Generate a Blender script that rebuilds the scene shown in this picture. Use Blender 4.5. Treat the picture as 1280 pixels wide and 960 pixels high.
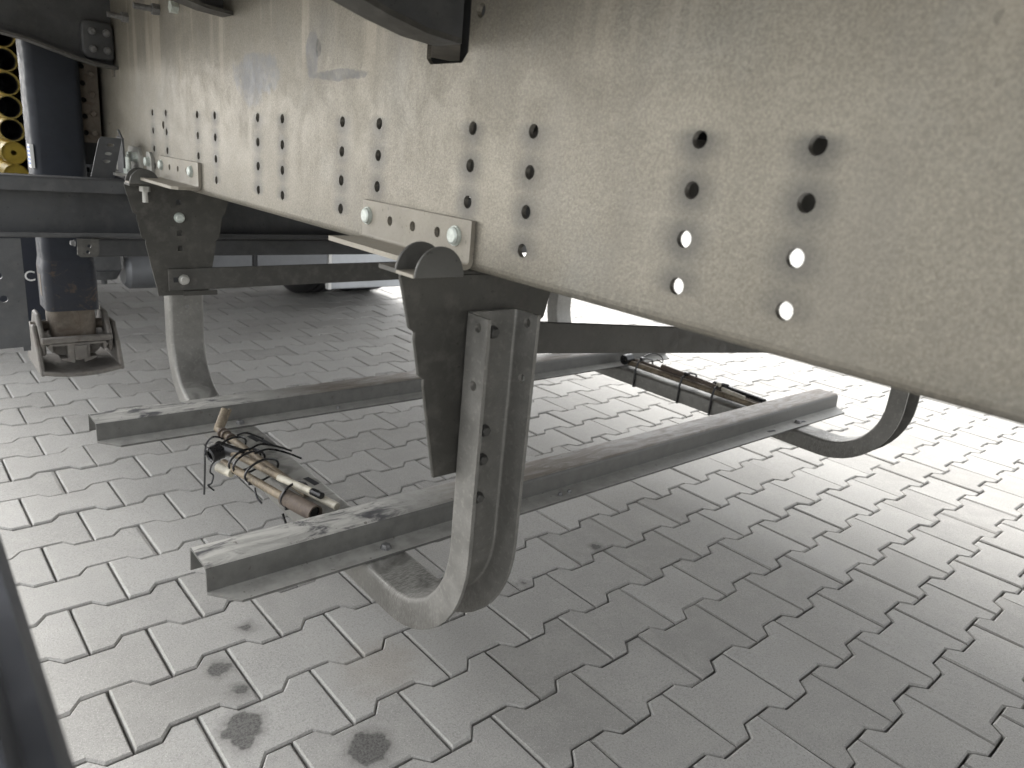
import bpy, bmesh, math, random
from mathutils import Vector, Matrix, Euler
R = math.radians
random.seed(7)
scene = bpy.context.scene
for o in list(bpy.data.objects): bpy.data.objects.remove(o)
COL = scene.collection

# ------------------------------------------------------------------ camera
cam_d = bpy.data.cameras.new('camera'); cam = bpy.data.objects.new('camera', cam_d); COL.objects.link(cam)
scene.camera = cam
cam_d.sensor_width = 36.0; cam_d.lens = 908.9 / 1280 * 36.0
cam_d.clip_start = 0.02; cam_d.clip_end = 3000
CAM = Vector((-0.19378533, -1.37457394, 0.91866915))
_r = Vector((0.75153611, -0.65329405, 0.09165348)); _d = Vector((-0.1265357, -0.27910836, -0.95188615)); _f = Vector((0.64744281, 0.70377938, -0.29242503))
PH = R(0.95)
_Z = Matrix.Rotation(PH, 3, 'Z')
_r, _d, _f = _Z @ _r, _Z @ _d, _Z @ _f
cam.matrix_world = Matrix(((_r.x, -_d.x, -_f.x, CAM.x), (_r.y, -_d.y, -_f.y, CAM.y), (_r.z, -_d.z, -_f.z, CAM.z), (0, 0, 0, 1)))
cam_d.dof.use_dof = True; cam_d.dof.focus_distance = 1.25; cam_d.dof.aperture_fstop = 7.0

# ------------------------------------------------------------------ world, sun, exposure
SUN_EL, SUN_AZ = 30.0, 88.0          # azimuth of the light source, degrees from +X towards +Y
w = bpy.data.worlds.new('World'); scene.world = w; w.use_nodes = True
nt = w.node_tree; nt.nodes.clear()
sky = nt.nodes.new('ShaderNodeTexSky'); sky.sky_type = 'NISHITA'; sky.sun_disc = False
sky.sun_elevation = R(SUN_EL); sky.sun_rotation = R(90 - SUN_AZ); sky.air_density = 1.0; sky.dust_density = 5.0; sky.ozone_density = 1.0
hs = nt.nodes.new('ShaderNodeHueSaturation'); hs.inputs['Saturation'].default_value = 0.10
bg = nt.nodes.new('ShaderNodeBackground'); bg.inputs['Strength'].default_value = 0.15
wo = nt.nodes.new('ShaderNodeOutputWorld')
nt.links.new(sky.outputs[0], hs.inputs['Color']); nt.links.new(hs.outputs[0], bg.inputs['Color']); nt.links.new(bg.outputs[0], wo.inputs['Surface'])
sd = bpy.data.lights.new('sun', 'SUN'); sd.energy = 0.5; sd.angle = R(40); sd.color = (1.0, 0.96, 0.9)
so = bpy.data.objects.new('sun', sd); COL.objects.link(so)
sdir = Vector((math.cos(R(SUN_EL)) * math.cos(R(SUN_AZ)), math.cos(R(SUN_EL)) * math.sin(R(SUN_AZ)), math.sin(R(SUN_EL))))
so.rotation_euler = sdir.to_track_quat('Z', 'Y').to_euler(); so.location = sdir * 20
scene.view_settings.view_transform = 'Standard'; scene.view_settings.look = 'None'
scene.view_settings.exposure = 2.45; scene.view_settings.gamma = 1.0; scene.view_settings.use_curve_mapping = False
scene.render.engine = 'CYCLES'
scene.cycles.max_bounces = 6; scene.cycles.diffuse_bounces = 4; scene.cycles.glossy_bounces = 2; scene.cycles.caustics_reflective = False; scene.cycles.caustics_refractive = False

# ------------------------------------------------------------------ materials
class NT:
    def __init__(s, name):
        s.m = bpy.data.materials.new(name); s.m.use_nodes = True
        s.t = s.m.node_tree; s.b = s.t.nodes['Principled BSDF']
    def n(s, typ, **kw):
        x = s.t.nodes.new(typ)
        for k, v in kw.items(): setattr(x, k, v)
        return x
    def l(s, a, b): s.t.links.new(a, b)
    def math(s, op, a, b=None, clamp=False):
        x = s.n('ShaderNodeMath', operation=op); x.use_clamp = clamp
        for i, v in enumerate((a, b)):
            if v is None: continue
            if isinstance(v, (int, float)): x.inputs[i].default_value = v
            else: s.l(v, x.inputs[i])
        return x.outputs[0]
    def noise(s, vec, scale, detail=4, rough=0.6, dist=0.0):
        x = s.n('ShaderNodeTexNoise'); x.inputs['Scale'].default_value = scale; x.inputs['Detail'].default_value = detail
        x.inputs['Roughness'].default_value = rough; x.inputs['Distortion'].default_value = dist
        if vec is not None: s.l(vec, x.inputs['Vector'])
        return x.outputs['Fac']
    def ramp(s, fac, p0, p1, v0=0.0, v1=1.0):
        x = s.n('ShaderNodeMapRange'); x.interpolation_type = 'SMOOTHSTEP'
        s.l(fac, x.inputs[0])
        for i, v in zip((1, 2, 3, 4), (p0, p1, v0, v1)): x.inputs[i].default_value = v
        return x.outputs[0]
    def mix(s, fac, a, b, mode='MIX'):
        x = s.n('ShaderNodeMix', data_type='RGBA', blend_type=mode)
        for i, v in ((0, fac), (6, a), (7, b)):
            if isinstance(v, (int, float)): x.inputs[i].default_value = v
            elif isinstance(v, tuple): x.inputs[i].default_value = (*v, 1)
            else: s.l(v, x.inputs[i])
        return x.outputs[2]
    def scalev(s, vec, sc):
        x = s.n('ShaderNodeMapping'); s.l(vec, x.inputs[0]); x.inputs['Scale'].default_value = sc; return x.outputs[0]
    def coord(s, which='Object'): return s.n('ShaderNodeTexCoord').outputs[which]
    def pos(s): return s.n('ShaderNodeNewGeometry').outputs['Position']
    def bump(s, h, strength, dist):
        x = s.n('ShaderNodeBump'); x.inputs['Strength'].default_value = strength; x.inputs['Distance'].default_value = dist
        s.l(h, x.inputs['Height']); s.l(x.outputs[0], s.b.inputs['Normal'])
    def fin(s, col, rough=0.6, metal=0.0, spec=0.5):
        if isinstance(col, tuple): s.b.inputs['Base Color'].default_value = (*col, 1)
        else: s.l(col, s.b.inputs['Base Color'])
        if isinstance(rough, (int, float)): s.b.inputs['Roughness'].default_value = rough
        else: s.l(rough, s.b.inputs['Roughness'])
        s.b.inputs['Metallic'].default_value = metal; s.b.inputs['Specular IOR Level'].default_value = spec
        return s.m

def steel(name, base, dark=0.75, light=1.2, rough=0.55, metal=0.25, dust=(0.5, 0.48, 0.43), dustamt=0.25, scale=1.0, rust=0.0, bump=0.25):
    s = NT(name); p = s.pos()
    big = s.noise(p, 7 * scale, 5, 0.6, 0.4); mid = s.noise(p, 45 * scale, 4, 0.65); fine = s.noise(p, 420 * scale, 3, 0.7)
    c = s.mix(s.ramp(big, 0.3, 0.7), tuple(x * dark for x in base), tuple(x * light for x in base))
    c = s.mix(s.math('MULTIPLY', s.ramp(mid, 0.42, 0.75), dustamt), c, dust)
    c = s.mix(s.math('MULTIPLY', s.ramp(fine, 0.5, 0.75), 0.25), c, tuple(x * 0.6 for x in base))
    sp = s.noise(p, 130 * scale, 2, 0.5)
    c = s.mix(s.math('MULTIPLY', s.ramp(sp, 0.68, 0.74), 0.45), c, tuple(x * 0.35 for x in base))
    if rust > 0:
        r1 = s.noise(p, 18, 6, 0.7, 0.8)
        c = s.mix(s.math('MULTIPLY', s.ramp(r1, 0.52, 0.66), rust), c, (0.085, 0.058, 0.04))
    s.bump(fine, bump, 0.0005)
    r = s.ramp(mid, 0.3, 0.75, rough - 0.1, rough + 0.15)
    return s.fin(c, r, metal)

def plain(name, col, rough=0.5, metal=0.0, var=0.15, sc=30):
    s = NT(name); n = s.noise(s.pos(), sc, 4, 0.65)
    c = s.mix(s.ramp(n, 0.3, 0.7), tuple(x * (1 - var) for x in col), tuple(x * (1 + var) for x in col))
    return s.fin(c, s.ramp(n, 0.3, 0.7, max(rough - 0.08, 0.05), rough + 0.1), metal)

HOLE_COLS = [-1.102, -1.002, -0.802, -0.702, -0.502, -0.402, -0.201, -0.101, 0.106, 0.206, 0.413, 0.515]
def beam_material():
    # dusty galvanised plate: mottled grain, wiped scuffs, and grime that has crept out of the drilled holes
    s = NT('dusty_galvanised_plate'); p = s.coord('Object')
    sep = s.n('ShaderNodeSeparateXYZ'); s.l(p, sep.inputs[0]); Y, Z = sep.outputs[1], sep.outputs[2]
    base = (0.235, 0.22, 0.186)
    big = s.noise(p, 3.0, 3, 0.6, 0.5); mid = s.noise(p, 24, 3, 0.65); grain = s.noise(p, 330, 3, 0.75); gr2 = s.noise(p, 900, 2, 0.6)
    c = s.mix(s.ramp(big, 0.3, 0.7), tuple(x * 0.86 for x in base), tuple(x * 1.1 for x in base))
    c = s.mix(s.math('MULTIPLY', s.ramp(mid, 0.45, 0.8), 0.35), c, (0.325, 0.305, 0.262))
    c = s.mix(s.math('MULTIPLY', s.ramp(s.noise(p, 5, 4, 0.6), 0.5, 0.7), 0.35), c, (0.26, 0.262, 0.248))
    c = s.mix(s.math('MULTIPLY', s.ramp(grain, 0.48, 0.7), 0.6), c, (0.205, 0.188, 0.153))
    c = s.mix(s.math('MULTIPLY', s.ramp(gr2, 0.5, 0.75), 0.4), c, (0.46, 0.42, 0.345))
    gr3 = s.noise(p, 360, 3, 0.8)
    c = s.mix(s.math('MULTIPLY', s.ramp(gr3, 0.36, 0.64), 1.0), s.mix(1.0, c, (0.82, 0.81, 0.80), 'MULTIPLY'), s.mix(1.0, c, (1.10, 1.095, 1.08), 'MULTIPLY'))
    # long vertical runs from the top
    runs = s.noise(s.scalev(p, (1, 9, 0.7)), 2.2, 4, 0.6)
    c = s.mix(s.math('MULTIPLY', s.math('MULTIPLY', s.ramp(runs, 0.52, 0.66), s.ramp(Z, 0.97, 1.10)), 0.3), c, (0.58, 0.52, 0.43))
    # speckled road film creeping up from the lower edge
    film = s.math('MULTIPLY', s.ramp(Z, 0.838, 0.797), s.ramp(s.noise(p, 170, 3, 0.75), 0.38, 0.62, 0.15, 0.85))
    c = s.mix(s.math('MULTIPLY', film, s.ramp(s.noise(s.scalev(p, (1, 1, 0.4)), 4, 3, 0.6), 0.35, 0.65, 0.25, 0.9)), c, (0.115, 0.11, 0.095))
    smear = s.noise(s.scalev(p, (1, 1.2, 0.5)), 6, 3, 0.6, 0.6)
    c = s.mix(s.math('MULTIPLY', s.ramp(smear, 0.5, 0.72), 0.35), c, (0.2, 0.188, 0.165))
    c = s.mix(s.math('MULTIPLY', s.math('MULTIPLY', s.ramp(runs, 0.44, 0.30), s.ramp(Z, 0.96, 1.08)), 0.4), c, (0.19, 0.182, 0.168))
    # pits
    pit = s.noise(p, 95, 2, 0.5)
    c = s.mix(s.math('MULTIPLY', s.ramp(pit, 0.735, 0.775), 0.5), c, (0.14, 0.13, 0.11))
    # grime halo round the holes
    dmin = None
    for yc in HOLE_COLS:
        d = s.math('ABSOLUTE', s.math('SUBTRACT', Y, yc))
        dmin = d if dmin is None else s.math('MINIMUM', dmin, d)
    zz = s.math('SUBTRACT', s.math('PINGPONG', s.math('SUBTRACT', Z, 0.830), 0.0196), 0.0)
    zout = s.math('ADD', s.math('MAXIMUM', s.math('SUBTRACT', 0.830, Z), 0.0), s.math('MAXIMUM', s.math('SUBTRACT', Z, 0.950), 0.0))
    zd = s.math('ADD', zz, s.math('MULTIPLY', zout, 2.0))
    dist = s.math('SQRT', s.math('ADD', s.math('MULTIPLY', dmin, dmin), s.math('MULTIPLY', zd, zd)))
    dist = s.math('ADD', dist, s.math('MULTIPLY', s.math('SUBTRACT', mid, 0.5), 0.018))
    halo = s.math('MULTIPLY', s.ramp(dist, 0.002, 0.034, 1.0, 0.0), s.ramp(big, 0.25, 0.6, 0.35, 0.85))
    c = s.mix(s.math('MULTIPLY', halo, 0.9), c, (0.085, 0.084, 0.08))
    # wiped patches (blue-grey bare zinc)
    st = s.noise(s.scalev(p, (1, 25, 25)), 3, 2, 0.6)
    def patch(y0, z0, ry, rz, amt, col):
        a = s.math('DIVIDE', s.math('SUBTRACT', Y, y0), ry); b = s.math('DIVIDE', s.math('SUBTRACT', Z, z0), rz)
        e = s.math('ADD', s.math('MULTIPLY', a, a), s.math('MULTIPLY', b, b))
        e = s.math('ADD', e, s.math('MULTIPLY', s.math('SUBTRACT', mid, 0.5), 2.6))
        f = s.math('MULTIPLY', s.ramp(e, 0.6, 1.15, 1.0, 0.0), s.ramp(st, 0.3, 0.7, 0.55, 1.0))
        return s.mix(s.math('MULTIPLY', f, amt), c, col)
    c = patch(-0.100, 1.016, 0.105, 0.032, 0.8, (0.165, 0.17, 0.178))
    c = patch(-0.075, 0.999, 0.055, 0.036, 0.7, (0.18, 0.185, 0.192))
    c = patch(-0.305, 1.034, 0.020, 0.034, 0.85, (0.15, 0.152, 0.155))
    c = patch(-0.385, 1.009, 0.085, 0.0075, 0.9, (0.12, 0.12, 0.12))
    c = patch(-0.325, 1.046, 0.010, 0.012, 0.9, (0.07, 0.07, 0.07))
    s.bump(grain, 0.45, 0.0008)
    return s.fin(c, s.ramp(mid, 0.3, 0.8, 0.46, 0.62), 0.55, 0.45)

def paver_material():
    s = NT('concrete_paver'); p = s.pos(); g = s.n('ShaderNodeNewGeometry'); oi = s.n('ShaderNodeObjectInfo')
    rnd = s.math('FRACT', s.math('ADD', g.outputs['Random Per Island'], oi.outputs['Random']))
    big = s.noise(p, 2.2, 2, 0.6); mid = s.noise(p, 16, 3, 0.65); fine = s.noise(p, 260, 2, 0.75); sp = s.noise(p, 620, 1, 0.6)
    c = s.mix(rnd, (0.265, 0.258, 0.243), (0.35, 0.343, 0.325))
    c = s.mix(s.math('MULTIPLY', s.ramp(mid, 0.35, 0.75), 0.45), c, (0.40, 0.39, 0.365))
    c = s.mix(s.math('MULTIPLY', s.ramp(big, 0.45, 0.75), 0.35), c, (0.235, 0.226, 0.207))
    c = s.mix(s.math('MULTIPLY', s.ramp(fine, 0.45, 0.72), 0.5), c, (0.17, 0.166, 0.157))
    c = s.mix(s.math('MULTIPLY', s.ramp(sp, 0.58, 0.72), 0.5), c, (0.55, 0.54, 0.51))
    # dirty faces down in the joints
    sep = s.n('ShaderNodeSeparateXYZ'); s.l(p, sep.inputs[0])
    # drips of oil
    spots = [(0.303, -0.558, 0.032), (0.160, -0.400, 0.030), (0.172, -0.245, 0.017), (0.184, -0.320, 0.013), (0.259, -0.157, 0.009), (0.146, -0.43, 0.017),
             (1.10, -0.30, 0.010), (0.83, -0.33, 0.004)]
    wob = s.math('MULTIPLY', s.math('SUBTRACT', s.noise(p, 38, 2, 0.6), 0.5), 0.035)
    best = None
    for x, y, r in spots:
        a = s.math('SUBTRACT', sep.outputs[0], x); b = s.math('SUBTRACT', sep.outputs[1], y)
        d = s.math('SUBTRACT', s.math('SQRT', s.math('ADD', s.math('MULTIPLY', a, a), s.math('MULTIPLY', b, b))), r)
        best = d if best is None else s.math('MINIMUM', best, d)
    oil = s.ramp(s.math('ADD', best, wob), -0.004, 0.004, 1.0, 0.0)
    halo = s.ramp(s.math('ADD', best, wob), 0.0, 0.022, 0.35, 0.0)
    c = s.mix(halo, c, (0.09, 0.086, 0.08))
    c = s.mix(s.math('MULTIPLY', oil, s.ramp(fine, 0.35, 0.65, 0.9, 0.5)), c, (0.055, 0.053, 0.05))
    # rusty run-off below the near hanger
    a = s.math('SUBTRACT', sep.outputs[0], 0.42); b = s.math('SUBTRACT', sep.outputs[1], -0.40)
    d = s.math('ADD', s.math('SQRT', s.math('ADD', s.math('MULTIPLY', a, a), s.math('MULTIPLY', b, b))), s.math('MULTIPLY', s.math('SUBTRACT', mid, 0.5), 0.12))
    c = s.mix(s.math('MULTIPLY', s.ramp(d, 0.02, 0.11, 1.0, 0.0), 0.28), c, (0.22, 0.18, 0.13))
    s.bump(fine, 0.55, 0.0013)
    return s.fin(c, s.ramp(mid, 0.3, 0.7, 0.78, 0.92), 0.0, 0.35)

def rail_material():
    # bare grey steel with pale rubbed ends and brownish scuffs on the top
    s = NT('scuffed_rail_steel'); p = s.pos(); sep = s.n('ShaderNodeSeparateXYZ'); s.l(p, sep.inputs[0])
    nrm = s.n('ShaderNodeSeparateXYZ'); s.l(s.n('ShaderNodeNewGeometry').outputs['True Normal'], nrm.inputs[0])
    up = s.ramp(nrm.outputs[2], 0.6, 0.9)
    hi = s.ramp(sep.outputs[2], 0.320, 0.327)
    st = s.noise(s.scalev(p, (1, 4.5, 1)), 9, 6, 0.7, 1.4); mid = s.noise(p, 40, 5, 0.65); fine = s.noise(p, 420, 3, 0.7)
    c = s.mix(s.ramp(mid, 0.3, 0.7), (0.095, 0.094, 0.088), (0.135, 0.133, 0.124))
    c = s.mix(s.math('MULTIPLY', s.ramp(fine, 0.5, 0.7), 0.35), c, (0.11, 0.11, 0.10))
    c = s.mix(s.math('MULTIPLY', up, s.ramp(mid, 0.3, 0.7, 0.6, 0.95)), c, (0.40, 0.395, 0.368))  # upward faces painted lighter, for dust and for light caught from the side
    top = s.math('MULTIPLY', up, hi)
    brown = s.math('MULTIPLY', top, s.ramp(sep.outputs[0], 0.45, 0.65))
    c = s.mix(s.math('MULTIPLY', brown, s.ramp(st, 0.35, 0.6, 0.3, 0.85)), c, (0.15, 0.118, 0.09))
    pale = s.math('MULTIPLY', top, s.ramp(sep.outputs[0], 0.48, 0.38))
    c = s.mix(s.math('MULTIPLY', pale, s.ramp(st, 0.36, 0.58, 0.1, 0.95)), c, (0.52, 0.51, 0.475))
    c = s.mix(s.math('MULTIPLY', pale, s.ramp(s.noise(s.scalev(p, (1.6, 4, 1)), 6, 4, 0.7, 1.0), 0.47, 0.64)), c, (0.075, 0.075, 0.08))
    c = s.mix(s.math('MULTIPLY', s.ramp(s.noise(p, 110, 2, 0.5), 0.69, 0.74), 0.6), c, (0.07, 0.06, 0.05))
    s.bump(fine, 0.3, 0.0006)
    return s.fin(c, s.ramp(mid, 0.3, 0.7, 0.45, 0.62), 0.15)

def cradle_material():
    s = NT('galvanised_channel'); p = s.pos(); sep = s.n('ShaderNodeSeparateXYZ'); s.l(p, sep.inputs[0])
    mid = s.noise(p, 30, 5, 0.65); fine = s.noise(p, 380, 3, 0.75); sp = s.noise(p, 130, 2, 0.5)
    hair = s.noise(s.scalev(p, (1, 5, 1.0)), 90, 4, 0.75, 0.6)
    c = s.mix(s.ramp(mid, 0.3, 0.7), (0.175, 0.172, 0.16), (0.245, 0.24, 0.224))
    c = s.mix(s.math('MULTIPLY', s.ramp(sp, 0.55, 0.72), 0.35), c, (0.34, 0.333, 0.305))
    c = s.mix(s.math('MULTIPLY', s.ramp(fine, 0.45, 0.7), 0.4), c, (0.16, 0.155, 0.145))
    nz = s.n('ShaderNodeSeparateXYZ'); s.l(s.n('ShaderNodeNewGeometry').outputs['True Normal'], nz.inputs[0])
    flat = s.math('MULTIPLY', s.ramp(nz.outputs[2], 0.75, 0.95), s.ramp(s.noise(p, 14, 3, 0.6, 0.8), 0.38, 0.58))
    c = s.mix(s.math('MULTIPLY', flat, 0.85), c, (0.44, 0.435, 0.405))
    # matted road dirt on the lower bend
    low = s.math('MULTIPLY', s.ramp(sep.outputs[2], 0.36, 0.27), s.ramp(sep.outputs[1], -0.47, -0.55))
    c = s.mix(s.math('MULTIPLY', low, s.ramp(hair, 0.40, 0.60, 0.1, 0.8)), c, (0.10, 0.095, 0.085))
    c = s.mix(s.math('MULTIPLY', low, s.ramp(hair, 0.62, 0.72)), c, (0.5, 0.49, 0.45))
    s.bump(fine, 0.35, 0.0008)
    return s.fin(c, s.ramp(mid, 0.3, 0.7, 0.45, 0.62), 0.5)

M = {}
M['beam'] = beam_material(); M['paver'] = paver_material(); M['rail'] = rail_material(); M['cradle'] = cradle_material()
M['hanger'] = steel('hanger_steel', (0.072, 0.070, 0.063), 0.85, 1.15, 0.55, 0.5, (0.2, 0.19, 0.17), 0.35)
M['angle'] = steel('angle_steel', (0.27, 0.248, 0.207), 0.85, 1.12, 0.6, 0.15, (0.45, 0.42, 0.35), 0.4)
M['shaded_plate'] = steel('shade_dark_galvanised_plate', (0.06, 0.058, 0.052), 0.8, 1.2, 0.7, 0.1, (0.1, 0.095, 0.085), 0.3)  # darkened copy of the galvanised plate: shade between the beams put into colour
M['tiebar'] = steel('tie_bar_steel', (0.075, 0.073, 0.067), 0.85, 1.15, 0.6, 0.35, (0.24, 0.23, 0.21), 0.3)
M['clamp'] = steel('clamp_steel', (0.095, 0.094, 0.088), 0.85, 1.2, 0.55, 0.3, (0.16, 0.155, 0.145), 0.3)
M['darksteel'] = steel('dark_grey_steel', (0.07, 0.072, 0.075), 0.8, 1.2, 0.6, 0.2, (0.16, 0.158, 0.15), 0.3)
M['black'] = plain('black_paint', (0.018, 0.019, 0.021), 0.5, 0.0, 0.3)
M['bolt'] = plain('zinc_bolt', (0.52, 0.56, 0.52), 0.4, 0.35, 0.15, 200)
M['boltgrey'] = plain('grey_bolt', (0.2, 0.2, 0.2), 0.45, 0.5, 0.2, 150)
M['zinc'] = plain('bright_zinc_plate', (0.42, 0.415, 0.385), 0.42, 0.35, 0.12, 60)
M['navy'] = steel('navy_leg_paint', (0.009, 0.012, 0.019), 0.8, 1.3, 0.6, 0.0, (0.035, 0.038, 0.044), 0.25, 1.0)
M['navyrust'] = steel('rubbed_navy_leg_paint', (0.013, 0.016, 0.024), 0.8, 1.3, 0.6, 0.0, (0.06, 0.06, 0.062), 0.3, 1.0, 0.85)
M['rusty'] = steel('rusty_leg_steel', (0.115, 0.095, 0.075), 0.7, 1.3, 0.7, 0.1, (0.24, 0.215, 0.18), 0.5, 1.0, 0.6)
M['foot'] = steel('worn_foot_steel', (0.14, 0.13, 0.118), 0.65, 1.3, 0.65, 0.15, (0.28, 0.265, 0.235), 0.5, 1.0, 0.35)
M['rodbrown'] = steel('rusty_rod', (0.19, 0.155, 0.11), 0.6, 1.3, 0.6, 0.3, (0.42, 0.36, 0.26), 0.5, 3.0, 0.5)
M['rodpale'] = steel('pale_rod_paint', (0.46, 0.43, 0.35), 0.7, 1.25, 0.5, 0.0, (0.6, 0.58, 0.5), 0.4, 3.0, 0.3)
M['sleeve'] = steel('brown_sleeve', (0.085, 0.065, 0.052), 0.6, 1.4, 0.7, 0.1, (0.2, 0.17, 0.13), 0.5, 3.0, 0.4)
M['plastic'] = plain('black_plastic', (0.012, 0.012, 0.013), 0.28, 0.0, 0.2)
M['rubber'] = plain('tyre_rubber', (0.022, 0.022, 0.023), 0.75, 0.0, 0.3, 60)
M['alu'] = plain('grey_aluminium', (0.40, 0.42, 0.445), 0.35, 0.5, 0.12, 5)
M['alu2'] = plain('dull_aluminium', (0.19, 0.198, 0.21), 0.45, 0.4, 0.12, 5)
M['blueflap'] = plain('navy_rubber', (0.010, 0.013, 0.022), 0.6, 0.0, 0.15)
M['white'] = plain('white_print', (0.78, 0.78, 0.76), 0.5, 0.0, 0.05)
M['yellow'] = plain('yellow_plastic', (0.56, 0.40, 0.05), 0.4, 0.0, 0.2, 12)
M['yellowpale'] = plain('faded_yellow_plastic', (0.52, 0.40, 0.10), 0.45, 0.0, 0.2, 12)
M['sand'] = plain('joint_sand', (0.075, 0.07, 0.062), 0.95, 0.0, 0.35, 90)
M['yard'] = plain('far_paving', (0.31, 0.305, 0.288), 0.9, 0.0, 0.15, 6)
M['deck'] = plain('deck_underside', (0.38, 0.35, 0.30), 0.7, 0.0, 0.2, 8)
M['body'] = plain('trailer_curtain', (0.42, 0.43, 0.45), 0.5, 0.0, 0.05, 2)
M['guard'] = plain('dark_anodised_guard', (0.075, 0.082, 0.098), 0.38, 0.6, 0.25, 9)
M['blue'] = plain('blue_print', (0.08, 0.2, 0.5), 0.5, 0.0, 0.05)

# ------------------------------------------------------------------ helpers
def link(o, parent=None):
    COL.objects.link(o)
    if parent is not None: o.parent = parent
    return o
def empty(name, loc, label=None, cat=None, group=None):
    o = bpy.data.objects.new(name, None); o.empty_display_size = 0.05; o.location = loc; COL.objects.link(o)
    tag(o, label, cat, group); return o
def tag(o, label=None, cat=None, group=None, kind=None):
    for k, v in (('label', label), ('category', cat), ('group', group), ('kind', kind)):
        if v: o[k] = v
    return o
def wloc(o):
    v = Vector(o.location)
    while o.parent is not None:
        o = o.parent; v += Vector(o.location)
    return v
def finish(name, bm, mat, parent=None, smooth=False, bevel=0.0, cuts=None, origin=None, segs=1):
    """bm in scene coordinates -> object whose origin is `origin`, child of parent (pure translations)"""
    bmesh.ops.recalc_face_normals(bm, faces=bm.faces)
    base = wloc(parent) if parent is not None else Vector((0, 0, 0))
    org = Vector(origin) if origin is not None else base
    me = bpy.data.meshes.new(name); bmesh.ops.translate(bm, verts=bm.verts, vec=-org); bm.to_mesh(me); bm.free()
    me.materials.append(mat)
    o = bpy.data.objects.new(name, me); link(o, parent); o.location = org - base
    if cuts is not None or bevel > 0:
        tmp = []
        if cuts is not None:
            cm = bpy.data.meshes.new('cut'); bmesh.ops.recalc_face_normals(cuts, faces=cuts.faces)
            bmesh.ops.translate(cuts, verts=cuts.verts, vec=-org); cuts.to_mesh(cm); cuts.free()
            co = bpy.data.objects.new('cut', cm); COL.objects.link(co); co.matrix_world = Matrix.Translation(org); tmp.append(co)
            md = o.modifiers.new('b', 'BOOLEAN'); md.operation = 'DIFFERENCE'; md.solver = 'EXACT'; md.object = co
        if bevel > 0:
            md = o.modifiers.new('v', 'BEVEL'); md.width = bevel; md.segments = segs; md.limit_method = 'ANGLE'; md.angle_limit = R(35)
        bpy.context.view_layer.update()
        dg = bpy.context.evaluated_depsgraph_get()
        nm = bpy.data.meshes.new_from_object(o.evaluated_get(dg)); o.modifiers.clear(); o.data = nm; nm.name = name
        if not nm.materials: nm.materials.append(mat)
        for t in tmp: bpy.data.objects.remove(t)
        bpy.data.meshes.remove(me)
    if smooth:
        for p in o.data.polygons: p.use_smooth = True
        try: o.data.set_sharp_from_angle(angle=R(40))
        except Exception: pass
    return o
def box(bm, x0, x1, y0, y1, z0, z1):
    vs = [bm.verts.new((x, y, z)) for x in (x0, x1) for y in (y0, y1) for z in (z0, z1)]
    for f in ((0, 1, 3, 2), (4, 6, 7, 5), (0, 4, 5, 1), (2, 3, 7, 6), (0, 2, 6, 4), (1, 5, 7, 3)): bm.faces.new([vs[i] for i in f])
def prism(bm, pts, axis, a0, a1):
    """polygon of 2D points extruded along axis; pts in the two other axes in order (x,y,z minus axis)"""
    def mk(p, a):
        return {'x': (a, p[0], p[1]), 'y': (p[0], a, p[1]), 'z': (p[0], p[1], a)}[axis]
    A = [bm.verts.new(mk(p, a0)) for p in pts]; B = [bm.verts.new(mk(p, a1)) for p in pts]
    bm.faces.new(A); bm.faces.new(B[::-1]); n = len(pts)
    for i in range(n): bm.faces.new((A[i], B[i], B[(i + 1) % n], A[(i + 1) % n]))
    return A, B
def cyl(bm, p0, p1, r0, r1=None, n=16, caps=True):
    p0, p1 = Vector(p0), Vector(p1); r1 = r0 if r1 is None else r1
    q = (p1 - p0).to_track_quat('Z', 'Y')
    A, B = [], []
    for i in range(n):
        a = 2 * math.pi * i / n; d = q @ Vector((math.cos(a), math.sin(a), 0))
        A.append(bm.verts.new(p0 + d * r0)); B.append(bm.verts.new(p1 + d * r1))
    for i in range(n): bm.faces.new((A[i], A[(i + 1) % n], B[(i + 1) % n], B[i]))
    if caps: bm.faces.new(A[::-1]); bm.faces.new(B)
    return A, B
def pipe(bm, p0, p1, ro, ri, n=24):
    p0, p1 = Vector(p0), Vector(p1); q = (p1 - p0).to_track_quat('Z', 'Y'); rings = []
    for p, r in ((p0, ro), (p1, ro), (p1, ri), (p0, ri)):
        rings.append([bm.verts.new(p + q @ Vector((math.cos(2 * math.pi * i / n) * r, math.sin(2 * math.pi * i / n) * r, 0))) for i in range(n)])
    for k in range(4):
        a, b = rings[k], rings[(k + 1) % 4]
        for i in range(n): bm.faces.new((a[i], a[(i + 1) % n], b[(i + 1) % n], b[i]))
def tube(bm, pts, r, n=8, closed=False):
    pts = [Vector(p) for p in pts]; rings = []; up = None; m = len(pts)
    for k, p in enumerate(pts):
        if closed: t = pts[(k + 1) % m] - pts[k - 1]
        else: t = (pts[min(k + 1, m - 1)] - pts[max(k - 1, 0)])
        t.normalize()
        if up is None: up = t.orthogonal().normalized()
        up = (up - t * up.dot(t)).normalized(); s = t.cross(up)
        rr = r[k] if isinstance(r, (list, tuple)) else r
        rings.append([bm.verts.new(p + (up * math.cos(2 * math.pi * i / n) + s * math.sin(2 * math.pi * i / n)) * rr) for i in range(n)])
    for k in range(m if closed else m - 1):
        a, b = rings[k], rings[(k + 1) % m]
        for i in range(n): bm.faces.new((a[i], a[(i + 1) % n], b[(i + 1) % n], b[i]))
    if not closed: bm.faces.new(rings[0][::-1]); bm.faces.new(rings[-1])
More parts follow.
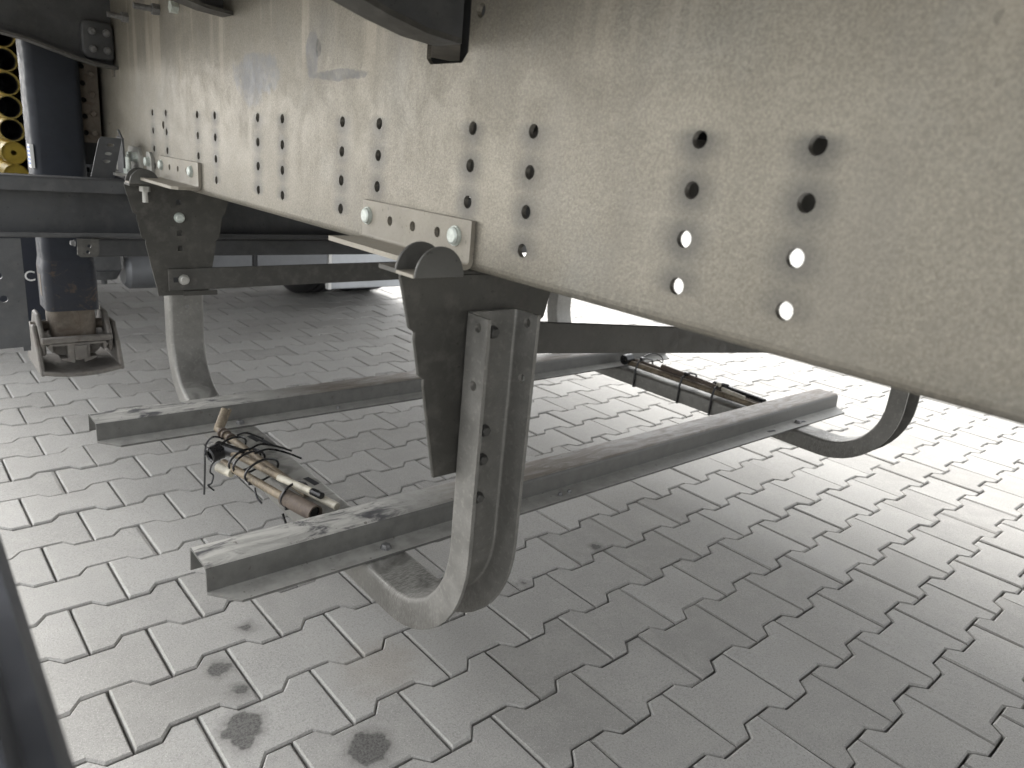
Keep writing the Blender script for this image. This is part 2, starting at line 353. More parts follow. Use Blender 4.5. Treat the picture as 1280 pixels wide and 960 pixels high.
def smoothpath(pts, k=6):
    P = [Vector(p) for p in pts]; out = []
    for i in range(len(P) - 1):
        a, b, c, d = P[max(i - 1, 0)], P[i], P[i + 1], P[min(i + 2, len(P) - 1)]
        for j in range(k):
            t = j / k
            out.append(0.5 * ((2 * b) + (c - a) * t + (2 * a - 5 * b + 4 * c - d) * t * t + (3 * b - a - 3 * c + d) * t ** 3))
    out.append(P[-1]); return out
def fillet(pts, r, n=4):
    """round the inner corners of an open 2D polyline"""
    out = [Vector(pts[0])]
    for i in range(1, len(pts) - 1):
        p = Vector(pts[i]); a = (Vector(pts[i - 1]) - p).normalized(); b = (Vector(pts[i + 1]) - p).normalized()
        ang = a.angle(b); t = r / math.tan(ang / 2); bis = (a + b).normalized(); c = p + bis * (r / math.sin(ang / 2))
        s, e = p + a * t - c, p + b * t - c
        a0 = math.atan2(s.y, s.x); da = (math.atan2(e.y, e.x) - a0 + math.pi) % (2 * math.pi) - math.pi
        for k in range(n + 1):
            th = a0 + da * k / n; out.append(c + Vector((math.cos(th), math.sin(th))) * r)
    out.append(Vector(pts[-1])); return out
def thick(pts, t):
    """closed polygon of a sheet profile: open 2D polyline thickened to the left by t"""
    L = []
    for i, p in enumerate(pts):
        a = (pts[i] - pts[i - 1]).normalized() if i > 0 else None
        b = (pts[i + 1] - pts[i]).normalized() if i < len(pts) - 1 else None
        na = Vector((-a.y, a.x)) if a else None; nb = Vector((-b.y, b.x)) if b else None
        n = na if nb is None else nb if na is None else (na + nb).normalized() / max(0.5, math.sqrt((1 + na.dot(nb)) / 2))
        L.append(p + n * t)
    return list(pts) + L[::-1]
def hexbolt(name, parent, p, axis, r=0.010, h=0.008, mat=None, dome=True, washer=True):
    """bolt head standing on point p, pointing along axis: washer flange + slightly domed round/hex head"""
    bm = bmesh.new(); p = Vector(p); a = Vector(axis).normalized()
    if washer: cyl(bm, p - a * 0.001, p + a * 0.0022, r * 1.12, r * 1.08, 20)
    cyl(bm, p + a * 0.0022, p + a * h, r * 0.98, r * 0.93, 20 if dome else 6)
    cyl(bm, p + a * h, p + a * (h + 0.0015), r * 0.93, r * 0.7, 20 if dome else 6)
    return finish(name, bm, mat or M['bolt'], parent, origin=p)
def dup(o, parent, loc=None):
    c = o.copy(); COL.objects.link(c); c.parent = parent
    if loc is not None: c.location = Vector(loc) - wloc(parent)
    return c

# ================================================================== SETTING: pavement
bm = bmesh.new()
for r0, r1 in ((0, 400),):
    vs = [bm.verts.new(p) for p in ((-400, -400, -0.030), (400, -400, -0.030), (400, 400, -0.030), (-400, 400, -0.030))]; bm.faces.new(vs)
pavement = finish('pavement', bm, M['sand'], origin=(0, 0, 0)); tag(pavement, 'grey interlocking concrete block paving of the yard', None, None, 'structure')
pavement.data.materials.clear()
# joint sand near, plain paving tone where single stones can no longer be told apart
s = NT('sand_and_far_paving'); sp_ = s.n('ShaderNodeSeparateXYZ'); s.l(s.pos(), sp_.inputs[0])
fx = s.math('MAXIMUM', s.math('ABSOLUTE', s.math('SUBTRACT', sp_.outputs[0], 3.0)), s.math('ABSOLUTE', s.math('SUBTRACT', sp_.outputs[1], 3.0)))
far = s.math('GREATER_THAN', fx, 5.3)
n1 = s.noise(s.pos(), 4, 4, 0.6); n2 = s.noise(s.pos(), 90, 3, 0.6)
c1 = s.mix(n2, (0.035, 0.032, 0.028), (0.09, 0.082, 0.07)); c2 = s.mix(n1, (0.28, 0.275, 0.26), (0.33, 0.325, 0.305))
pavement.data.materials.append(s.fin(s.mix(far, c1, c2), 0.95, 0.0, 0.2))

def paver_outline(inset):
    j = 0.0021 + inset
    a, b1, b2, w0, w1 = 0.1 - j, 0.06, 0.04, 0.0825 - j, 0.0575 - j
    k = 0.4142 * inset
    q = [(a, -w0), (a, w0), (b1 + k - 0.0006, w0), (b2 + k - 0.0006, w1), (-b2 - k + 0.0006, w1), (-b1 - k + 0.0006, w0), (-a, w0), (-a, -w0), (-b1 - k + 0.0006, -w0), (-b2 - k + 0.0006, -w1), (b2 + k - 0.0006, -w1), (b1 + k - 0.0006, -w0)]
    return q
def paver_geo(bm, M4, jit=0.0):
    r0 = [bm.verts.new(M4 @ Vector((x, y, -0.029))) for x, y in paver_outline(0.0)]
    r1 = [bm.verts.new(M4 @ Vector((x, y, -0.0032))) for x, y in paver_outline(0.0)]
    r2 = [bm.verts.new(M4 @ Vector((x, y, 0.0))) for x, y in paver_outline(0.0032)]
    n = 12
    for A, B in ((r0, r1), (r1, r2)):
        for i in range(n): bm.faces.new((A[i], A[(i + 1) % n], B[(i + 1) % n], B[i]))
    bm.faces.new(r2)
pav_meshes = []
for k in range(12):
    bm = bmesh.new(); paver_geo(bm, Matrix.Identity(4)); random.seed(100 + k)
    for v in bm.verts:
        v.co.x += random.uniform(-1, 1) * 0.0008; v.co.y += random.uniform(-1, 1) * 0.0008
    bm.verts.ensure_lookup_table()
    for q in random.sample(range(12), k % 3):                       # knocked-off corners
        v = bm.verts[24 + q]; f_ = random.uniform(0.94, 0.975); v.co.x *= f_; v.co.y *= f_
    me = bpy.data.meshes.new('paver'); bm.to_mesh(me); bm.free(); me.materials.append(M['paver']); pav_meshes.append(me)
rot = Matrix.Rotation(PH, 4, 'Z')
cells = []
def project(P):
    v = P - CAM; zc = v.dot(_f)
    if zc < 0.05: return None
    return (640 + 908.9 * v.dot(_r) / zc, 480 + 908.9 * v.dot(_d) / zc, zc)
for j in range(-62, 18):
    for i in range(-14, 43):
        x = (i + 0.5) * 0.2 if j % 2 == 0 else i * 0.2
        P = rot @ Vector((x, -j * 0.14, 0)); q = project(P); vis = False; size = 0
        if q and -60 < q[0] < 1340 and -20 < q[1] < 1030:
            a, b, c2_ = project(P + Vector((0.1, 0, 0))), project(P + Vector((0, 0.08, 0))), q
            if a and b:
                size = abs((a[0] - q[0]) * (b[1] - q[1]) - (a[1] - q[1]) * (b[0] - q[0])); vis = q[1] > 350
                # hidden behind the big beam plate
                if q[1] < 235 + 0.288 * (q[0] - 240) - 12: vis = False
        cells.append((size if vis else 0, x, -j * 0.14))
cells.sort(key=lambda t: -t[0])
random.seed(3)
field = bmesh.new()
for k, (sz, x, y) in enumerate(cells):
    loc = rot @ Vector((x, y, random.uniform(-0.0026, 0.0010)))
    e = Euler((random.gauss(0, 0.006), random.gauss(0, 0.006), PH + random.gauss(0, 0.0035) + (math.pi if random.random() < 0.5 else 0)))
    if k < 300 and sz > 0:
        o = bpy.data.objects.new('paver', pav_meshes[k % 12]); o.location = loc; o.rotation_euler = e; link(o, pavement)
    else:
        paver_geo(field, Matrix.Translation(loc) @ e.to_matrix().to_4x4())
me = bpy.data.meshes.new('paver_field'); field.to_mesh(me); field.free(); me.materials.append(M['paver'])
o = bpy.data.objects.new('paver_field', me); link(o, pavement); o['kind'] = 'stuff'

# ================================================================== TRAILER CHASSIS
XB = 0.312           # outer face of the near main beam
XO = 1.746           # outer face of the opposite main beam
TILT = 0.006
chassis = empty('trailer_chassis', (1.029, -1.1, 0.0), 'semi-trailer chassis with beige galvanised main beam drilled with rows of holes', 'trailer')

def web_beam(sign, x, name, detail):
    bm = bmesh.new(); t = 0.006 * sign
    prof = fillet([Vector((x + 0.075 * sign, 0.797)), Vector((x + 0.003 * sign, 0.797)), Vector((x + 0.003 * sign, 1.28)), Vector((x + 0.075 * sign, 1.28))], 0.008, 4)
    prof = thick(prof, 0.003); other = thick([p for p in prof[:len(prof) // 2]], -0.003)
    n = len(prof) // 2; poly = prof[n:][::-1] + other[len(other) // 2:]
    prism(bm, [(p.x, p.y) for p in poly], 'y', -8.8, 1.75 if detail else 3.5)
    cuts = None
    if detail:
        cuts = bmesh.new()
        for yc in HOLE_COLS:
            for k in range(4):
                z = 0.8305 + 0.0393 * k + 0.0065 * 0
                cyl(cuts, (x - 0.02, yc, z), (x + 0.02, yc, z), 0.0072, n=18)
        cyl(cuts, (x - 0.02, 0.435, 0.923), (x + 0.02, 0.435, 0.923), 0.0085, n=18)
        cyl(cuts, (x - 0.02, 0.92, 0.912), (x + 0.02, 0.92, 0.912), 0.005, n=14)
        cyl(cuts, (x - 0.02, -0.702, 1.065), (x + 0.02, -0.702, 1.065), 0.007, n=16)
        prism(cuts, [(-0.604, 1.100), (-0.604, 1.022), (-0.612, 1.0155), (-0.674, 1.0155), (-0.684, 1.026), (-0.684, 1.100)], 'x', x - 0.02, x + 0.02)
        prism(cuts, [(0.862, 1.060), (0.862, 1.030), (0.832, 1.030), (0.832, 1.060)], 'x', x - 0.02, x + 0.02)
    o = finish(name, bm, M['beam'] if detail else M['shaded_plate'], chassis, cuts=cuts)
    return o
# the beam's own coordinates equal the scene's so that the plate material can find its holes
def set_world_origin(o):
    off = wloc(o)
    o.data.transform(Matrix.Translation(off)); o.location = -wloc(o.parent)
beam = web_beam(1, XB, 'main_beam', True); set_world_origin(beam)
beam['label'] = 'beige drilled main beam nearest the camera'
beam2 = web_beam(-1, XO, 'main_beam', False); set_world_origin(beam2)
beam2['label'] = 'opposite main beam on the far side'

# deck, side raves and body above: they shade everything below
bm = bmesh.new(); box(bm, -0.24, 2.30, -9.0, 3.6, 1.285, 1.32); finish('deck', bm, M['deck'], chassis)
bm = bmesh.new(); box(bm, -0.245, 2.305, -9.0, 3.6, 1.322, 3.9); finish('cargo_body', bm, M['body'], chassis)
for sx, x in ((1, -0.245), (-1, 2.305)):
    bm = bmesh.new(); prism(bm, [(x, 1.284), (x, 1.20), (x + 0.035 * sx, 1.20), (x + 0.035 * sx, 1.21), (x + 0.006 * sx, 1.21), (x + 0.006 * sx, 1.284)], 'y', -9.0, 3.6)
    finish('side_rave', bm, M['darksteel'], chassis)

def outrigger(y, zb, plate, ydir=1):
    """pressed arm from the beam web out to the side rave: web plate with a curved bottom flange"""
    curve = [(XB - 0.001, zb), (XB - 0.045, zb + 0.003), (XB - 0.09, zb + 0.012), (XB - 0.135, zb + 0.024), (XB - 0.19, zb + 0.038), (XB - 0.25, zb + 0.047), (XB - 0.34, zb + 0.053), (-0.205, zb + 0.057)]
    bm = bmesh.new(); prism(bm, curve + [(-0.205, 1.284), (XB - 0.001, 1.284)], 'y', y, y + 0.005)
    root = finish('outrigger', bm, M['darksteel'], chassis, origin=(XB, y, zb))
    bm = bmesh.new(); lo = [(x, z - 0.006) for x, z in curve]
    y0, y1 = (y - 0.046, y + 0.0049) if ydir < 0 else (y, y + 0.05)
    prism(bm, [(x, z - 0.0002) for x, z in curve] + lo[::-1], 'y', y0, y1)
    finish('bottom_flange', bm, M['tiebar'], root)
    if plate:
        bm = bmesh.new()
        prism(bm, [(XB - 0.075, zb + 0.022), (XB - 0.065, zb + 0.012), (XB - 0.012, zb + 0.012), (XB - 0.003, zb + 0.020), (XB - 0.003, zb + 0.092), (XB - 0.012, zb + 0.1), (XB - 0.065, zb + 0.1), (XB - 0.075, zb + 0.09)], 'y', y - 0.030, y - 0.004)
        pl = finish('end_plate', bm, M['darksteel'], root, bevel=0.006, segs=3, smooth=True)
        for dz in (0.035, 0.075): hexbolt('bolt', pl, (XB - 0.052, y - 0.030, zb + dz), (0, -1, 0), 0.008, 0.010, M['boltgrey'], False)
        for dz in (0.035, 0.075): hexbolt('bolt', pl, (XB - 0.02, y - 0.030, zb + dz), (0, -1, 0), 0.008, 0.006, M['boltgrey'], False)
    return root
outrigger(-0.672, 1.040, False, 1)
outrigger(0.835, 1.052, True, -1)
outrigger(0.045, 1.118, False, -1)

for yc, z0 in ((-0.644, 1.0165), (0.06, 1.03), (0.847, 1.031), (-1.36, 1.03), (-2.1, 1.03), (-2.9, 1.03)):
    bm = bmesh.new(); box(bm, XB + 0.045, XO - 0.0065, yc - 0.038, yc + 0.038, z0, 1.11); finish('cross_member', bm, M['black'], chassis)

# stray bolts on the upper web and the pressed tab ends
for y, z, l in ((0.68, 1.157, 0.03), (0.43, 1.154, 0.036), (0.305, 1.148, 0.006)):
    bm = bmesh.new(); cyl(bm, (XB, y, z), (XB - 0.014, y, z), 0.012, n=6)
    if l > 0.01: cyl(bm, (XB - 0.014, y, z), (XB - 0.014 - l, y, z), 0.0062, n=12)
    finish('bolt', bm, M['boltgrey'] if l > 0.01 else M['bolt'], beam, origin=(XB, y, z))

# rear axles of the trailer (behind the camera): they close the view and the light below the deck
def trailer_wheel(x, y, r=0.5, wd=0.38):
    bm = bmesh.new(); n = 48
    prof = [(-0.5, 0.6), (-0.5, 0.9), (-0.42, 0.975), (-0.36, 1.0), (0.36, 1.0), (0.42, 0.975), (0.5, 0.9), (0.5, 0.6)]
    rings = [[bm.verts.new((x + p * wd, y + q * r * math.cos(2 * math.pi * k / n), r + q * r * math.sin(2 * math.pi * k / n))) for p, q in prof] for k in range(n)]
    for k in range(n):
        a, b = rings[k], rings[(k + 1) % n]
        for i in range(8): bm.faces.new((a[i], a[(i + 1) % 8], b[(i + 1) % 8], b[i]))
    t = finish('tyre', bm, M['rubber'], chassis, origin=(x, y, r))
    bm = bmesh.new(); cyl(bm, (x - wd * 0.3, y, r), (x + wd * 0.3, y, r), r * 0.598, n=32); finish('rim', bm, M['alu2'], t, smooth=True)
for y in (-5.2, -6.5, -7.8):
    for x in (-0.03, 2.09): trailer_wheel(x, y)
    bm = bmesh.new(); cyl(bm, (0.0, y, 0.5), (2.06, y, 0.5), 0.075, n=20); finish('axle', bm, M['black'], chassis)
    for x in (XB + 0.04, XO - 0.04):
        bm = bmesh.new(); box(bm, x - 0.06, x + 0.06, y - 0.1, y + 0.45, 0.56, 0.79); finish('suspension_arm', bm, M['black'], chassis)

# transverse C-beam of the landing gear (crosses below both main beams)
bm = bmesh.new()
prof = fillet([Vector((0.595, 0.757)), Vector((0.597, 0.788)), Vector((0.665, 0.788)), Vector((0.665, 0.652)), Vector((0.597, 0.652)), Vector((0.597, 0.664))], 0.006, 4)
prism(bm, [(p.x, p.y) for p in thick(prof, -0.005)], 'x', -0.20, 2.25)
cm_ = finish('cross_beam', bm, M['darksteel'], chassis); cm_['label'] = 'grey channel beam running across below the main beams'
# plate hanging below its outer end, with two holes
bm = bmesh.new(); prism(bm, [(-0.13, 0.650), (0.044, 0.650), (0.043, 0.398), (-0.13, 0.394)], 'y', 0.602, 0.608)
cuts = bmesh.new()
for x, z in ((0.0, 0.513), (-0.006, 0.566)): cyl(cuts, (x, 0.58, z), (x, 0.63, z), 0.008, n=16)
hp = finish('hanging_plate', bm, M['darksteel'], chassis, cuts=cuts); hp['label'] = 'flat drilled plate hanging below the channel beam'
bm = bmesh.new(); prism(bm, [(0.028, 0.397), (0.043, 0.398), (0.043, 0.386), (0.028, 0.386)], 'y', 0.609, 0.620); finish('foot_tab', bm, M['darksteel'], hp)
# small drilled lug under the channel
bm = bmesh.new(); prism(bm, [(0.154, 0.651), (0.200, 0.651), (0.197, 0.613), (0.190, 0.608), (0.158, 0.608), (0.152, 0.614)], 'y', 0.590, 0.595)
cuts = bmesh.new()
for x, z in ((0.178, 0.634), (0.174, 0.620)): cyl(cuts, (x, 0.57, z), (x, 0.61, z), 0.0042, n=14)
lug = finish('drilled_lug', bm, M['tiebar'], chassis, cuts=cuts)
hexbolt('bolt', lug, (0.150, 0.60, 0.640), (-1, 0, 0), 0.007, 0.008, M['boltgrey'], False)
# upright slotted bracket and bolted lugs on the web above the channel
bm = bmesh.new(); prism(bm, [(0.202, 0.790), (0.252, 0.790), (0.274, 0.883), (0.231, 0.884), (0.224, 0.876)], 'y', 0.640, 0.644)
cuts = bmesh.new()
for x, z in ((0.249, 0.866), (0.243, 0.846), (0.238, 0.828)):
    prism(cuts, [(x - 0.0075, z - 0.0018), (x - 0.004, z - 0.0036), (x + 0.004, z - 0.0036), (x + 0.0075, z - 0.0008), (x + 0.0075, z + 0.0018), (x + 0.004, z + 0.0036), (x - 0.004, z + 0.0036), (x - 0.0075, z + 0.0012)], 'y', 0.62, 0.66)
sb = finish('slotted_bracket', bm, M['darksteel'], chassis, cuts=cuts, origin=(0.23, 0.64, 0.79)); sb['label'] = 'dark upright bracket with three slots'
bm = bmesh.new(); prism(bm, [(0.640, 0.790), (0.700, 0.790), (0.690, 0.888), (0.640, 0.884)], 'x', 0.2745, 0.2785)
finish('side_flange', bm, M['darksteel'], sb)
bm = bmesh.new(); prism(bm, [(0.273, 0.8845), (0.2665, 0.903), (0.2695, 0.904), (0.2765, 0.886)], 'y', 0.641, 0.650); finish('bent_tongue', bm, M['darksteel'], sb)
def lug_plate(y0, y1, z1, foot):
    bm = bmesh.new(); c = min(0.018, (y1 - y0) / 3)
    prism(bm, [(y0, 0.797), (y1, 0.797), (y1, z1 - c * 0.4), (y1 - c * 0.4, z1), (y0 + c, z1), (y0, z1 - c)], 'x', XB - 0.007, XB - 0.0003)
    o = finish('lug_plate', bm, M['zinc'], chassis, origin=(XB, y0, 0.797))
    if foot:
        bm = bmesh.new(); box(bm, XB - 0.062, XB - 0.0071, y0, y1, 0.7975, 0.8035); finish('foot_flange', bm, M['zinc'], o)
    return o
lp = lug_plate(0.612, 0.72, 0.866, True)
for y in (0.690, 0.645): hexbolt('bolt', lp, (XB - 0.007, y, 0.842), (-1, 0, 0), 0.0115, 0.009)
bm = bmesh.new(); cyl(bm, (XB - 0.03, 0.628, 0.8035), (XB - 0.03, 0.628, 0.842), 0.006, n=12); cyl(bm, (XB - 0.03, 0.628, 0.8036), (XB - 0.03, 0.628, 0.815), 0.0115, n=6)
finish('stud', bm, M['bolt'], lp)
lp2 = lug_plate(0.518, 0.558, 0.860, False); hexbolt('bolt', lp2, (XB - 0.007, 0.538, 0.838), (-1, 0, 0), 0.0105, 0.009)
bm = bmesh.new(); prism(bm, [(0.76, 0.80), (1.10, 0.80), (1.10, 0.872), (0.96, 0.842), (0.76, 0.842)], 'x', XB - 0.006, XB - 0.0004); gp = finish('gusset_plate', bm, M['zinc'], chassis, origin=(XB, 0.76, 0.8))
hexbolt('bolt', gp, (XB - 0.006, 0.99, 0.832), (-1, 0, 0), 0.011, 0.008)
chassis.rotation_euler = (0, 0, 0)

# ================================================================== SPARE WHEEL CARRIER
carrier = empty('spare_wheel_carrier', (0.95, -0.11, 0.25), 'grey steel spare wheel carrier of bent channels and two hat-section rails hung under trailer', 'wheel carrier')

def cradle(x0, x1, yn, yf, ztop, label, holes):
    rad, zw, fl, t = 0.14, 0.288, 0.045, 0.005
    path = [(yn, ztop, -1, 0), (yn, 0.60, -1, 0), (yn, 0.50, -1, 0)]
    for k in range(13):
        a = math.pi + (math.pi / 2) * k / 12
        path.append((yn + rad + rad * math.cos(a), zw + rad + rad * math.sin(a), math.cos(a), math.sin(a)))
    for y in (-0.3, -0.1, 0.1): path.append((y, zw, 0, -1))
    for k in range(13):
        a = 1.5 * math.pi + (math.pi / 2) * k / 12
        path.append((yf - rad + rad * math.cos(a), zw + rad + rad * math.sin(a), math.cos(a), math.sin(a)))
    path.append((yf, 0.6, 1, 0)); path.append((yf, ztop - 0.03, 1, 0))
    W = x1 - x0
    prof = thick(fillet([Vector((0, fl)), Vector((0, 0)), Vector((W, 0)), Vector((W, fl))], 0.009, 4), 0.005)
    bm = bmesh.new(); rings = []
    for y, z, ny, nz in path:
        rings.append([bm.verts.new((x0 + p.x, y + ny * p.y, z + nz * p.y)) for p in prof])
    n = len(prof)
    for a, b in zip(rings[:-1], rings[1:]):
        for i in range(n): bm.faces.new((a[i], a[(i + 1) % n], b[(i + 1) % n], b[i]))
    bm.faces.new(rings[0]); bm.faces.new(rings[-1][::-1])
    cuts = bmesh.new()
    for z in (0.729, 0.657):
        cyl(cuts, (x0 - 0.02, yn - 0.027, z), (x1 + 0.02, yn - 0.027, z), 0.0062, n=16)
    cyl(cuts, ((x0 + x1) / 2, yf - 0.02, 0.497), ((x0 + x1) / 2, yf + 0.02, 0.497), 0.0055, n=14)
    o = finish('cradle_channel', bm, M['cradle'], carrier, cuts=cuts, smooth=True); o['label'] = label
    return o
cl = cradle(0.325, 0.407, -0.695, 0.499, 0.742, 'bent channel below the near main beam', True)
cr = cradle(1.650, 1.732, -0.695, 0.499, 0.742, 'bent channel on the far side, seen dark against bright paving', True)
for z, y in ((0.715, -0.700), (0.585, -0.700), (0.545, -0.700), (0.49, -0.699)):
    hexbolt('bolt', cl, (0.366, y, z), (0, -1, 0), 0.0075, 0.006, M['clamp'], False)

def rail(yf, x0, x1, name_label):
    t = 0.004; z0, z1 = 0.2885, 0.331; w = 0.068; fl = 0.047
    ys = yf + fl
    prof = fillet([Vector((yf, z0)), Vector((ys, z0)), Vector((ys + 0.002, z1 - t)), Vector((ys + w - 0.002, z1 - t)), Vector((ys + w, z0)), Vector((ys + w + fl, z0))], 0.005, 4)
    poly = thick(prof, 0.004)
    bm = bmesh.new(); A, B = prism(bm, [(p.x, p.y) for p in poly], 'x', x0, x1)
    ymid = ys + w / 2
    for vs, sgn in ((A, 1), (B, -1)):
        for v in vs:
            d = abs(v.co.y - ymid)
            if d > w / 2 + fl * 0.8: v.co.x += sgn * 0.034
            elif v.co.z > 0.30 and False: pass
    o = finish('support_rail', bm, M['rail'], carrier, smooth=True); o['label'] = name_label
    return o
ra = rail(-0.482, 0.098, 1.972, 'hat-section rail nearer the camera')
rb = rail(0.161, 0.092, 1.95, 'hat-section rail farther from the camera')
for rl, y in ((ra, -0.462), (rb, 0.180)):
    for x in (0.376, 1.700): hexbolt('bolt', rl, (x, y, 0.2925), (0, 0, 1), 0.0085, 0.006, M['boltgrey'], False)
    for x in ((0.774, 0.80) if y < 0 else (0.62,)):
        hexbolt('rivet', rl, (x, y, 0.2925), (0, 0, 1), 0.004, 0.004, M['boltgrey'])
for x in (1.72, 1.56):
    bm = bmesh.new(); prism(bm, [(x - 0.016, -0.466), (x + 0.012, -0.470), (x + 0.014, -0.462), (x - 0.014, -0.458)], 'z', 0.2926, 0.2932); finish('slot', bm, M['black'], ra)

def hanger(xc, y, ydir, label, squares):
    """folded plate: tapered web with notched edges and a top flange"""
    zt = 0.787; L = [(-0.119, zt), (-0.104, 0.727), (-0.096, 0.722), (-0.0965, 0.713), (-0.088, 0.669), (-0.080, 0.664), (-0.0805, 0.655), (-0.057, 0.531)]
    pts = [(xc + a, b) for a, b in L] + [(xc - a, b) for a, b in L[::-1]]
    bm = bmesh.new(); prism(bm, pts, 'y', y, y + 0.005)
    cuts = None
    if squares:
        cuts = bmesh.new()
        for z in (0.753, 0.681, 0.645): box(cuts, xc - 0.010, xc + 0.001, y - 0.02, y + 0.02, z - 0.006, z + 0.006)
    o = finish('hanger_plate', bm, M['hanger'], carrier, cuts=cuts, origin=(xc, y, 0.531), bevel=0.0 if squares else 0.0012); o['label'] = label
    bm = bmesh.new()
    if ydir > 0: prof = fillet([Vector((y + 0.048, 0.7935)), Vector((y + 0.0002, 0.7935)), Vector((y + 0.0002, 0.7872))], 0.0045, 4); pp = thick(prof, 0.005)
    else: prof = fillet([Vector((y - 0.043, 0.7935)), Vector((y + 0.0048, 0.7935)), Vector((y + 0.0048, 0.7872))], 0.0045, 4); pp = thick(prof, -0.005)
    prism(bm, [(p.x, p.y) for p in pp], 'x', xc - 0.118, xc + 0.118)
    finish('top_flange', bm, M['hanger'], o, smooth=True)
    return o
hg = hanger(0.352, -0.6945, 1, 'hanger plate nearest the camera', False)
hf = hanger(0.354, 0.478, -1, 'hanger plate farther along the near beam', True)
hanger(1.700, -0.6945, 1, 'near hanger plate below the opposite beam', False)
hanger(1.700, 0.478, -1, 'far hanger plate below the opposite beam', False)
hexbolt('bolt', hf, (0.350, 0.478, 0.717), (0, -1, 0), 0.011, 0.008)
bm = bmesh.new(); cyl(bm, (0.272, 0.456, 0.7925), (0.272, 0.456, 0.752), 0.0062, n=12); cyl(bm, (0.272, 0.456, 0.788), (0.272, 0.456, 0.776), 0.0115, n=6); finish('stud', bm, M['zinc'], hf)

def mount_angle(y0, y1, label, bolts, rnd):
    bm = bmesh.new()
    prof = fillet([Vector((XB - 0.056, 0.7965)), Vector((XB - 0.0005, 0.7965)), Vector((XB - 0.0005, 0.851))], 0.010, 5)
    prism(bm, [(p.x, p.y) for p in thick(prof, 0.006)], 'y', y0, y1)
    cuts = bmesh.new()
    for f in (0.27, 0.49, 0.71):
        y = y0 + (y1 - y0) * f; cyl(cuts, (XB - 0.03, y, 0.8305), (XB + 0.01, y, 0.8305), 0.0062, n=16)
    # chipped corner of the lower leg
    yy = y0 if rnd else y1
    prism(cuts, [(XB - 0.07, yy - 0.012), (XB - 0.035, yy - 0.012), (XB - 0.07, yy + 0.028)] if rnd else [(XB - 0.07, yy + 0.012), (XB - 0.035, yy + 0.012), (XB - 0.07, yy - 0.028)], 'z', 0.78, 0.82)
    o = finish('mounting_angle', bm, M['angle'], carrier, cuts=cuts, smooth=True, origin=(XB, y0, 0.7965)); o['label'] = label
    for y in bolts: hexbolt('bolt', o, (XB - 0.0065, y, 0.831), (-1, 0, 0), 0.0105, 0.005)
    return o
mount_angle(-0.721, -0.478, 'mounting angle on the beam nearest the camera', (-0.692, -0.492), True)
mount_angle(0.192, 0.458, 'mounting angle farther along the beam', (0.236, 0.440), True).location.z += 0.006

def saddle(xc, y, z, label, rot_):
    """round washer folded to a saddle: two half-moon ears joined by a strip"""
    rr, gap = 0.031, 0.034
    bm = bmesh.new()
    arc = [(xc + rr * math.cos(math.pi * k / 18), z + 0.0005 + rr * 1.05 * math.sin(math.pi * k / 18)) for k in range(19)]
    prism(bm, arc, 'y', y - 0.0035, y); o = finish('saddle_clamp', bm, M['clamp'], carrier, origin=(xc, y, z), bevel=0.0008, smooth=True); o['label'] = label
    bm = bmesh.new(); prism(bm, arc, 'y', y + gap, y + gap + 0.0035); finish('ear', bm, M['clamp'], o, bevel=0.0008, smooth=True)
    bm = bmesh.new(); box(bm, xc - rr, xc - 0.004, y + 0.0002, y + gap - 0.0002, z, z + 0.0035); finish('saddle_strip', bm, M['angle'], o)
    bm = bmesh.new(); cyl(bm, (xc + 0.004, y + gap / 2, z + 0.0006), (xc + 0.004, y + gap / 2, z + 0.012), 0.010, n=6); finish('bolt', bm, M['clamp'], o)
    return o
saddle(0.247, -0.7465, 0.7942, 'half-moon saddle clamp on the near hanger', 0)
saddle(0.265, 0.428, 0.7942, 'half-moon saddle clamp on the far hanger', 0)

def tie_bar(y, xa, za, xb, zb, hgt, label):
    bm = bmesh.new(); prism(bm, [(xa, za - hgt / 2), (xb, zb - hgt / 2), (xb, zb + hgt / 2), (xa, za + hgt / 2)], 'y', y, y + 0.006)
    o = finish('tie_bar', bm, M['tiebar'], carrier, bevel=0.001, origin=(xa, y, za)); o['label'] = label; return o
tie_bar(-0.688, 0.420, 0.7005, 1.75, 0.572, 0.043, 'flat bar sloping from near hanger to opposite side')
tf = tie_bar(0.471, 0.318, 0.570, 1.75, 0.588, 0.053, 'flat bar joining the two far hangers')
hexbolt('bolt', tf, (0.353, 0.471, 0.570), (0, -1, 0), 0.0115, 0.009, M['zinc'])
bm = bmesh.new(); prism(bm, [(0.329, 0.564), (0.339, 0.564), (0.339, 0.576), (0.329, 0.576)], 'y', 0.4702, 0.4708); finish('slot', bm, M['black'], tf)
bm = bmesh.new(); box(bm, 0.352, 0.432, 0.4712, 0.4768, 0.530, 0.5415); finish('spacer', bm, M['hanger'], tf)

